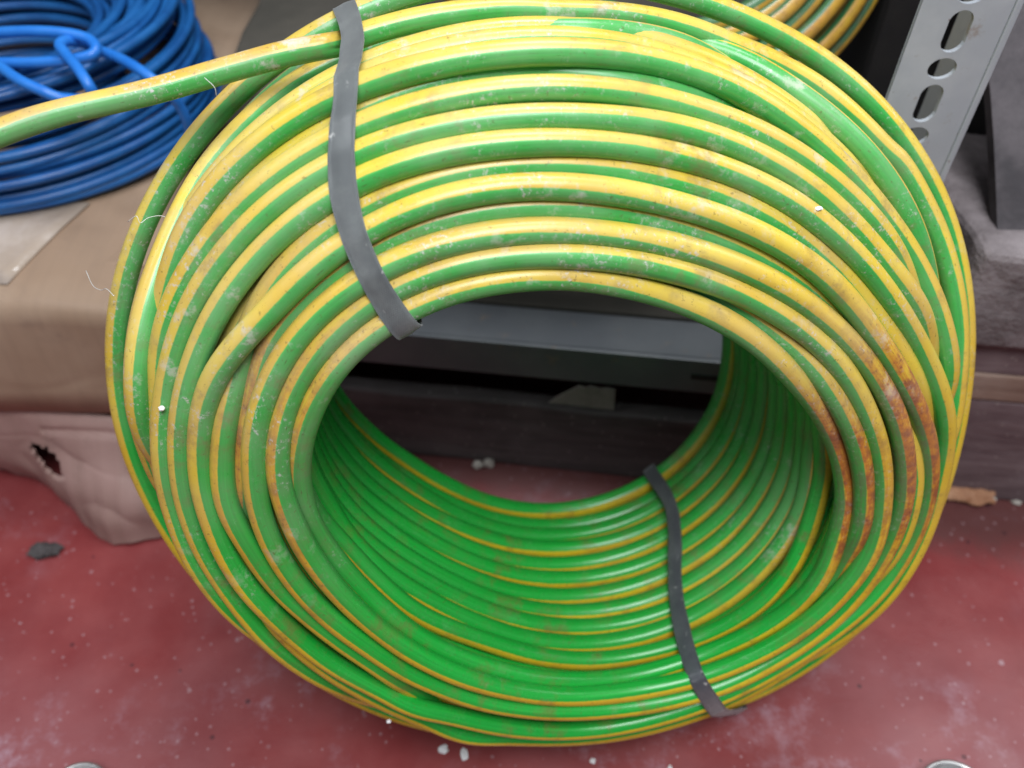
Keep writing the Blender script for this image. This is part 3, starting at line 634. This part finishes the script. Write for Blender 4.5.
coil = thing('earth_cable_coil', 'large coil of thick green and yellow striped cable tied with two black straps', 'cable coil', (0.25, 2.6, 0))
def ypos(t, n):
    """middle of the yellow band, degrees from radially outward towards the front"""
    s, c = np.sin(t), np.cos(t)
    base = 32 - 17 * np.clip(s, 0, 1) + 14 * np.clip(-s, 0, 1) + 13 * np.clip(c, 0, 1)
    if n in ('S1', 'S4', 'S6'): base = base + 26 * np.clip(s, 0, 1) ** .7 * np.clip(c + .75, 0, 1)
    if n in ('S1', 'S2', 'S3'): base = base + 8 * np.clip(c, 0, 1)
    if n == 'L8': base = base + 12
    if n in ('G0', 'G1'): base = base - 52
    if n in ('G2', 'K'): base = base - 52 * np.clip(c + .5, 0, 1)
    if n[0] in 'OR': base = base - 50
    if n[0] == 'I': base = base + 14 + 8 * np.clip(c, 0, 1)
    return base
def stain(t, r, d, n):
    a = np.where(t > np.pi, t - 2*np.pi, t)
    w = {'S1': 1.8, 'S2': 1.7, 'S3': .8, 'S4': 1.7, 'S6': 1.8, 'S8': .15}.get(n, 0.06)
    c0 = {'S1': 9, 'S4': 13, 'S6': 13, 'S2': 3}.get(n, 0)
    s = w * np.exp(-(np.abs(np.degrees(a) - c0) / 27) ** 2.2)
    if n[0] == 'I' or n == 'L8': s = 0.16 + 0 * t
    left = np.exp(-((np.degrees(t) - 165) / 45) ** 2)
    s = s + {'S1': .8, 'S2': .6, 'S3': .75, 'S4': .35, 'S5': 1.0, 'S7': .4, 'L8': .5}.get(n, 0.0) * left
    return s
def dustf(t, n):
    s = np.clip(np.sin(t) + .35, 0, 1.2)
    if n[0] == 'I': return 0.10 + 0.9 * np.exp(-((np.degrees(np.where(t > np.pi, t - 2*np.pi, t)) + 10) / 28) ** 2)
    return 0.12 + 0.85 * s + 0.45 * np.exp(-((np.degrees(t) - 155) / 35) ** 2)
def build_turn(name, t, r, d, closed, n, material=M_cable, extra=None, extra_e1=None):
    P = to_world(t, r, d)
    e1 = np.cos(t)[:, None]*CU + np.sin(t)[:, None]*CV
    st = stain(np.mod(t, 2*np.pi), r, d, n); du = dustf(np.mod(t, 2*np.pi), n)
    yp = ypos(t, n)
    P[:, 2] = np.maximum(P[:, 2], RC * 1.0)
    if extra is not None:
        P = np.vstack([extra, P]); e1 = np.vstack([extra_e1, e1])
        st = np.concatenate([np.full(len(extra), .38), st]); du = np.concatenate([np.full(len(extra), 1.5), du]); yp = np.concatenate([np.full(len(extra), yp[0]), yp])
    aa = np.concatenate([np.full(len(P) - len(t), t[0]), t]); hw = 0.133 - 0.010 * np.clip(np.sin(aa), 0, 1) + (0.030 * np.clip(np.cos(aa), 0, 1) ** .7 if n[0] not in 'I' else 0 * aa)
    # tube() builds psi as e1 -> cross(T, e1); make it turn towards the front (+CA)
    Tn = P[1] - P[0]; sgn = np.sign(np.dot(np.cross(Tn, e1[0]), CA))
    if n == 'Bx': sgn = np.sign(np.dot(np.cross(P[-1] - P[-2], e1[-1]), CA))
    NS = 22
    ph = rng.uniform(0, 6.28, 3); L = np.arange(len(P)) / 260 * 6.28
    yp = yp + 5 * np.sin(L + ph[0]) + 4 * np.sin(3 * L + ph[1])
    uo = 0.5 - sgn * yp / 360.0
    if extra is not None: hw[:len(extra)] += .022
    rad = RC * (1 + 0.018 * np.sin(7 * L + ph[2]) + 0.012 * np.sin(17 * L + ph[0]))
    if n[0] == 'I': rad = rad * 1.12
    v, f, uv = tube(P, rad, NS, closed=closed, e1=e1, uoff=uo)
    return link_mesh(name, v, f, material, coil, uvs=uv, attrs=dict(stain=np.repeat(st, NS), dust=np.repeat(du, NS), half=np.repeat(hw, NS)))
for i, tr_ in enumerate(turns):
    build_turn('cable_turn', T, Rm[i], Dm[i], True, tr_['n'])
# loose end
Bs = catmull(np.stack([B_t, B_r, B_d], 1), 9)
ext = catmull(BEND[::-1], 9)[:-4]
w_ = np.linspace(0, 1, len(ext))[:, None]
e_end = np.cos(Bs[0, 0])*CU + np.sin(Bs[0, 0])*CV
e_far = np.array((0.05, 0.35, 0.93))
ex_e1 = e_far * (1 - w_) + e_end * w_
o = build_turn('loose_cable_end', Bs[:, 0], Bs[:, 1], Bs[:, 2], False, 'Bx', extra=ext, extra_e1=ex_e1)
o['label'] = 'loose end of the cable running off to the left above the blue coil'

# straps: a belt pulled taut round the cross-section of the ring
def hull(pts):
    pts = sorted(map(tuple, pts))
    def half(ps):
        h = []
        for p in ps:
            while len(h) >= 2 and (h[-1][0]-h[-2][0])*(p[1]-h[-2][1]) - (h[-1][1]-h[-2][1])*(p[0]-h[-2][0]) <= 0: h.pop()
            h.append(p)
        return h
    a = half(pts); b = half(pts[::-1]); return np.array(a[:-1] + b[:-1])
def strap(name, table, width, label, material=None):
    tm = math.radians(np.mean([p[1] for p in table])); k = int(round(tm / (2*np.pi) * N)) % N
    pts = [(Rm[i][(k + s) % N], Dm[i][(k + s) % N]) for i in range(nT) for s in (-3, 0, 3)]
    tt = tm if tm < np.pi else tm - 2*np.pi
    o_ = np.argsort(B_t); pts.append((np.interp(tt, B_t[o_], B_r[o_]), np.interp(tt, B_t[o_], B_d[o_])))
    circ = [(p[0] + (RC + 0.003)*math.cos(a), p[1] + (RC + 0.003)*math.sin(a)) for p in pts for a in np.linspace(0, 2*np.pi, 20, endpoint=False)]
    H = hull(circ); Hc = np.vstack([H, H[:1]])
    Ls = np.concatenate([[0], np.cumsum(np.hypot(*np.diff(Hc, axis=0).T))]); M = 240
    s = np.arange(M) / M * Ls[-1]; r = np.interp(s, Ls, Hc[:, 0]); d = np.interp(s, Ls, Hc[:, 1])
    # slight sag between the turns it rests on
    rc, dc = (r.min() + r.max())/2, -0.5
    g = np.degrees(np.arctan2(d - dc, r - rc)) % 360
    tb = sorted((p[0] % 360, p[1]) for p in table); gx = [p[0] for p in tb]; px = [p[1] for p in tb]
    gx = [gx[-1] - 360] + gx + [gx[0] + 360]; px = [px[-1]] + px + [px[0]]
    ph = np.radians(np.interp(g, gx, px)); ph += 0.004 * np.sin(s * 9)
    for _ in range(60): ph = (np.roll(ph, 1) + 2*ph + np.roll(ph, -1)) / 4
    Pc = to_world(ph, r, d)
    tg = -np.sin(ph)[:, None]*CU + np.cos(ph)[:, None]*CV
    al = np.roll(Pc, -1, 0) - np.roll(Pc, 1, 0); al /= np.linalg.norm(al, axis=1, keepdims=True)
    wd = tg - (tg*al).sum(1, keepdims=True)*al; wd /= np.linalg.norm(wd, axis=1, keepdims=True)
    nr = np.cross(al, wd); cen = to_world(ph, np.full(M, rc), np.full(M, dc)); sg = np.sign(((Pc - cen)*nr).sum(1, keepdims=True)); nr *= sg
    V = []; F = []; UV = []; K = 7
    for side in (0, 1):
        for i in range(M):
            for j in range(K):
                w = (j/(K-1) - .5) * width * (1 + 0.04*math.sin(i*.21))
                V.append(Pc[i] + wd[i]*w + nr[i]*(0.0035*(1 - side) - 0.003*abs(j/(K-1)-.5)*2 + 0.003*math.sin(i*.5 + j)*(j/(K-1)-.5)))
    ix = lambda sd, i, j: sd*M*K + (i % M)*K + j
    Lw = Ls[-1]
    for i in range(M):
        for j in range(K-1):
            uvq = [(i/M*Lw*10, j/(K-1)*.3), ((i+1)/M*Lw*10, j/(K-1)*.3), ((i+1)/M*Lw*10, (j+1)/(K-1)*.3), (i/M*Lw*10, (j+1)/(K-1)*.3)]
            F.append((ix(0, i, j), ix(0, i+1, j), ix(0, i+1, j+1), ix(0, i, j+1))); UV += uvq
            F.append((ix(1, i, j), ix(1, i, j+1), ix(1, i+1, j+1), ix(1, i+1, j))); UV += [uvq[0], uvq[3], uvq[2], uvq[1]]
        for j in (0, K-1):
            F.append((ix(0, i, j), ix(1, i, j), ix(1, i+1, j), ix(0, i+1, j))); UV += [(i/M*Lw*10, 0)]*4
    o = link_mesh(name, V, F, material or M_strap, coil, smooth=True, uvs=UV); o['label'] = label
    return o
# table: (direction round the cross-section in degrees, place round the ring in degrees)
strap('strap', [(300, 118.0), (0, 118.3), (30, 119.2), (45, 120.4), (60, 122.4), (85, 126.4), (120, 129.2), (180, 129.8), (240, 123)], 0.080, 'grey black woven strap over the top left of the coil', M_strap_lit)
strap('strap', [(0, 307), (60, 306.5), (95, 306), (130, 306.5), (160, 309), (180, 311.5), (205, 316.5), (225, 320), (290, 314)], 0.075, 'dark woven strap across the green inner wall at lower right')

# ------------------------------------------------------------------ second striped coil behind
oc = thing('earth_cable_coil', 'smaller dull green and yellow cable coil standing behind the top right of the big coil', 'cable coil', (0.6, 4.8, 2.0))
oc_c = np.array((0.78, 4.80, 3.24)); a2 = np.array((0.16, -0.80, 0.58)); a2 /= np.linalg.norm(a2)
u2 = np.cross((0, 0, 1.0), a2); u2 = -u2 if u2[0] < 0 else u2; u2 /= np.linalg.norm(u2); v2 = np.cross(a2, u2)
v2 = v2 if v2[2] > 0 else -v2
for k in range(15):
    r0 = 0.80 + 0.092 * (k % 6) + 0.01 * (k // 6); d0 = -0.085 * (k // 6) + (0.05 if k % 6 == 1 else 0) - 0.05 * max(0, k % 6 - 3)
    ph = rng.uniform(0, 6.28, 3)
    r = r0 + 0.02*np.cos(T + ph[0]) + 0.012*np.cos(2*T + ph[1]); d = d0 + 0.02*np.cos(T + ph[2])
    P = oc_c + d[:, None]*a2 + r[:, None]*(np.cos(T)[:, None]*u2 + np.sin(T)[:, None]*v2)
    e1 = np.cos(T)[:, None]*u2 + np.sin(T)[:, None]*v2
    sgn = np.sign(np.dot(np.cross(P[1] - P[0], e1[0]), a2))
    v, f, uv = tube(P, RC, 14, closed=True, e1=e1, uoff=0.5 - sgn*(60 + rng.uniform(-25, 25) + 15*np.sin(T + ph[0]))/360)
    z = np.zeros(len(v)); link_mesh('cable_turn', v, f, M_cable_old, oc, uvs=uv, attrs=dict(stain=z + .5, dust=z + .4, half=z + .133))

# ------------------------------------------------------------------ small things on the floor and the coil
def blob(name, loc, size, m, seed, flat=0.5, amp=0.35, sub=3, rot=0.0):
    bm = bmesh.new(); bmesh.ops.create_icosphere(bm, subdivisions=sub, radius=1)
    for v in bm.verts:
        c = v.co.copy(); n1 = mnoise.noise(c * 1.3 + Vector((seed, 0, 0))) + 0.5 * mnoise.noise(c * 3 + Vector((seed, 5, 0)))
        v.co = c * (1 + amp * n1)
        v.co = Vector((v.co.x * size[0], v.co.y * size[1], v.co.z * size[2]))
        x, y = v.co.x, v.co.y
        v.co.x, v.co.y = x*math.cos(rot) - y*math.sin(rot), x*math.sin(rot) + y*math.cos(rot)
        v.co += Vector(loc)
    zmin = min(v.co.z for v in bm.verts)
    return bm_object(name, bm, m, smooth=False, origin=loc)
o = blob('dirt_clump', (-2.80, 2.98, .02), (.085, .055, .028), M_clump, 4, amp=.7)
tag(o, 'small black clump of dirt on the red floor below the cardboard flap', 'dirt')
FLAKES = [((-0.35, 1.80, .008), (.026, .020, .008), 'white irregular flake on the floor, left of the pair in front of the coil'),
          ((-0.24, 1.775, .008), (.020, .030, .008), 'white upright flake on the floor, right of the pair in front of the coil'),
          ((0.405, 1.745, .008), (.016, .014, .006), 'lone tiny white flake on the floor in front of the second strap'),
          ((0.79, 1.70, .006), (.012, .022, .005), 'white elongated flake near the bottom edge right of the coil')]
for i, (l, s_, lab) in enumerate(FLAKES):
    tag(blob('paint_flake', l, s_, M_white, 20 + i, amp=.6, sub=2), lab, 'flake', 'white flakes on the red floor')
CRUMBS = [((-0.22, 3.63, .03), (.035, .025, .03), 'left crumb of the group at the foot of the beam inside the hole'),
          ((-0.15, 3.645, .03), (.04, .03, .035), 'right crumb of the group at the foot of the beam inside the hole'),
          ((0.555, 3.66, .625), (.022, .018, .02), 'single pale crumb on top of the dark beam inside the hole'),
          ((3.02, 3.36, .015), (.02, .02, .015), 'small crumb on the floor in front of the right stack beside the bark'),
          ((3.16, 3.34, .015), (.025, .02, .016), 'crumb on the floor at the right edge in front of the stack')]
for i, (l, s_, lab) in enumerate(CRUMBS):
    tag(blob('crumb', l, s_, M_pebble, 40 + i, amp=.7, sub=2), lab, 'crumb', 'pale crumbs by the timber')
# curled piece of dry bark
V = []; F = []; nu, nv = 26, 12
for side in (0, 1):
    for i in range(nu + 1):
        for j in range(nv + 1):
            s_, t_ = i / nu, j / nv
            wv = 0.11 * (1 - 0.25 * s_) + 0.03 * mnoise.noise(Vector((s_ * 7, t_ * 2, 1)))
            x = 2.50 + 0.50 * s_ + (0.02 * mnoise.noise(Vector((t_ * 9, 0, 0))) if i in (0, nu) else 0)
            y = 3.40 + (t_ - .5) * wv * 1.6 + 0.03 * math.sin(s_ * 5); z = 0.035 + 0.05 * math.sin(math.pi * t_) + 0.018 * mnoise.noise(Vector((s_ * 9, t_ * 5, 2)))
            V.append((x, y, z + side * 0.012))
ix = lambda sd, i, j: sd*(nu+1)*(nv+1) + i*(nv+1) + j
for i in range(nu):
    for j in range(nv):
        F.append((ix(1, i, j), ix(1, i+1, j), ix(1, i+1, j+1), ix(1, i, j+1))); F.append((ix(0, i, j), ix(0, i, j+1), ix(0, i+1, j+1), ix(0, i+1, j)))
for i in range(nu):
    for j in (0, nv): F.append((ix(0, i, j), ix(0, i+1, j), ix(1, i+1, j), ix(1, i, j)))
for j in range(nv):
    for i in (0, nu): F.append((ix(0, i, j), ix(0, i, j+1), ix(1, i, j+1), ix(1, i, j)))
o = link_mesh('bark_piece', V, F, M_leaf, smooth=False)
tag(o, 'curled reddish brown piece of dry bark on the floor between coil and timber', 'bark')

# two round tins whose rims just enter the bottom of the picture
def tin(x, y, r, h, label):
    t = thing('round_tin', label, 'tin', (x, y, 0))
    prof = [(0.0, h - .03), (r - .03, h - .03), (r - .022, h - .005), (r - .012, h), (r, h - .006), (r, h - .03), (r - .008, h - .035), (r - .008, .02), (r, .012), (r - .004, 0), (0, 0)]
    def lathe(pr, name, m):
        V = []; F = []; n = 72
        for (rr, z) in pr:
            for k in range(n): V.append((x + max(rr, 1e-4)*math.cos(2*math.pi*k/n), y + max(rr, 1e-4)*math.sin(2*math.pi*k/n), z))
        for i in range(len(pr) - 1):
            for k in range(n): F.append((i*n + k, i*n + (k+1) % n, (i+1)*n + (k+1) % n, (i+1)*n + k))
        return link_mesh(name, V, F, m, t)
    lathe(prof[:2], 'lid', M_tinlid); lathe(prof[1:], 'rim', M_tin)
TINS = [(-2.09, 1.545, 0.155, 0.12, 'round metal tin whose rim shows at the bottom left edge'),
        (2.13, 1.525, 0.185, 0.12, 'round metal tin whose rim shows at the bottom right edge')]
for a_ in TINS: tin(*a_)

# flecks and cobwebs caught on the coil
def on_coil(deg, th, lift):
    t = np.array(math.radians(deg)); r, d = section(t, np.array(th)); P = to_world(t, r, d)
    r2, d2 = section(t, np.array(th + .02)); 
    nrm = P - to_world(t, np.array((rin(t) + rout(t)) / 2), np.array(-.5)); nrm = nrm / np.linalg.norm(nrm)
    return P + nrm * lift
for deg, th, sz, lab in ((FLECK)):
    p = on_coil(deg, th, 0.048)
    tag(blob('dust_fleck', tuple(p), sz, M_white, deg, amp=.5, sub=2), lab, 'fleck', 'white flecks stuck on the coil')
for pts, lab in WEBS:
    v, f, uv = tube(catmull(pts, 6), 0.0011, 6, up=(0.3, 0.2, 1)); o = link_mesh('cobweb_strand', v, f, M_web, uvs=uv)
    tag(o, lab, 'cobweb', 'cobweb strands on the coil')
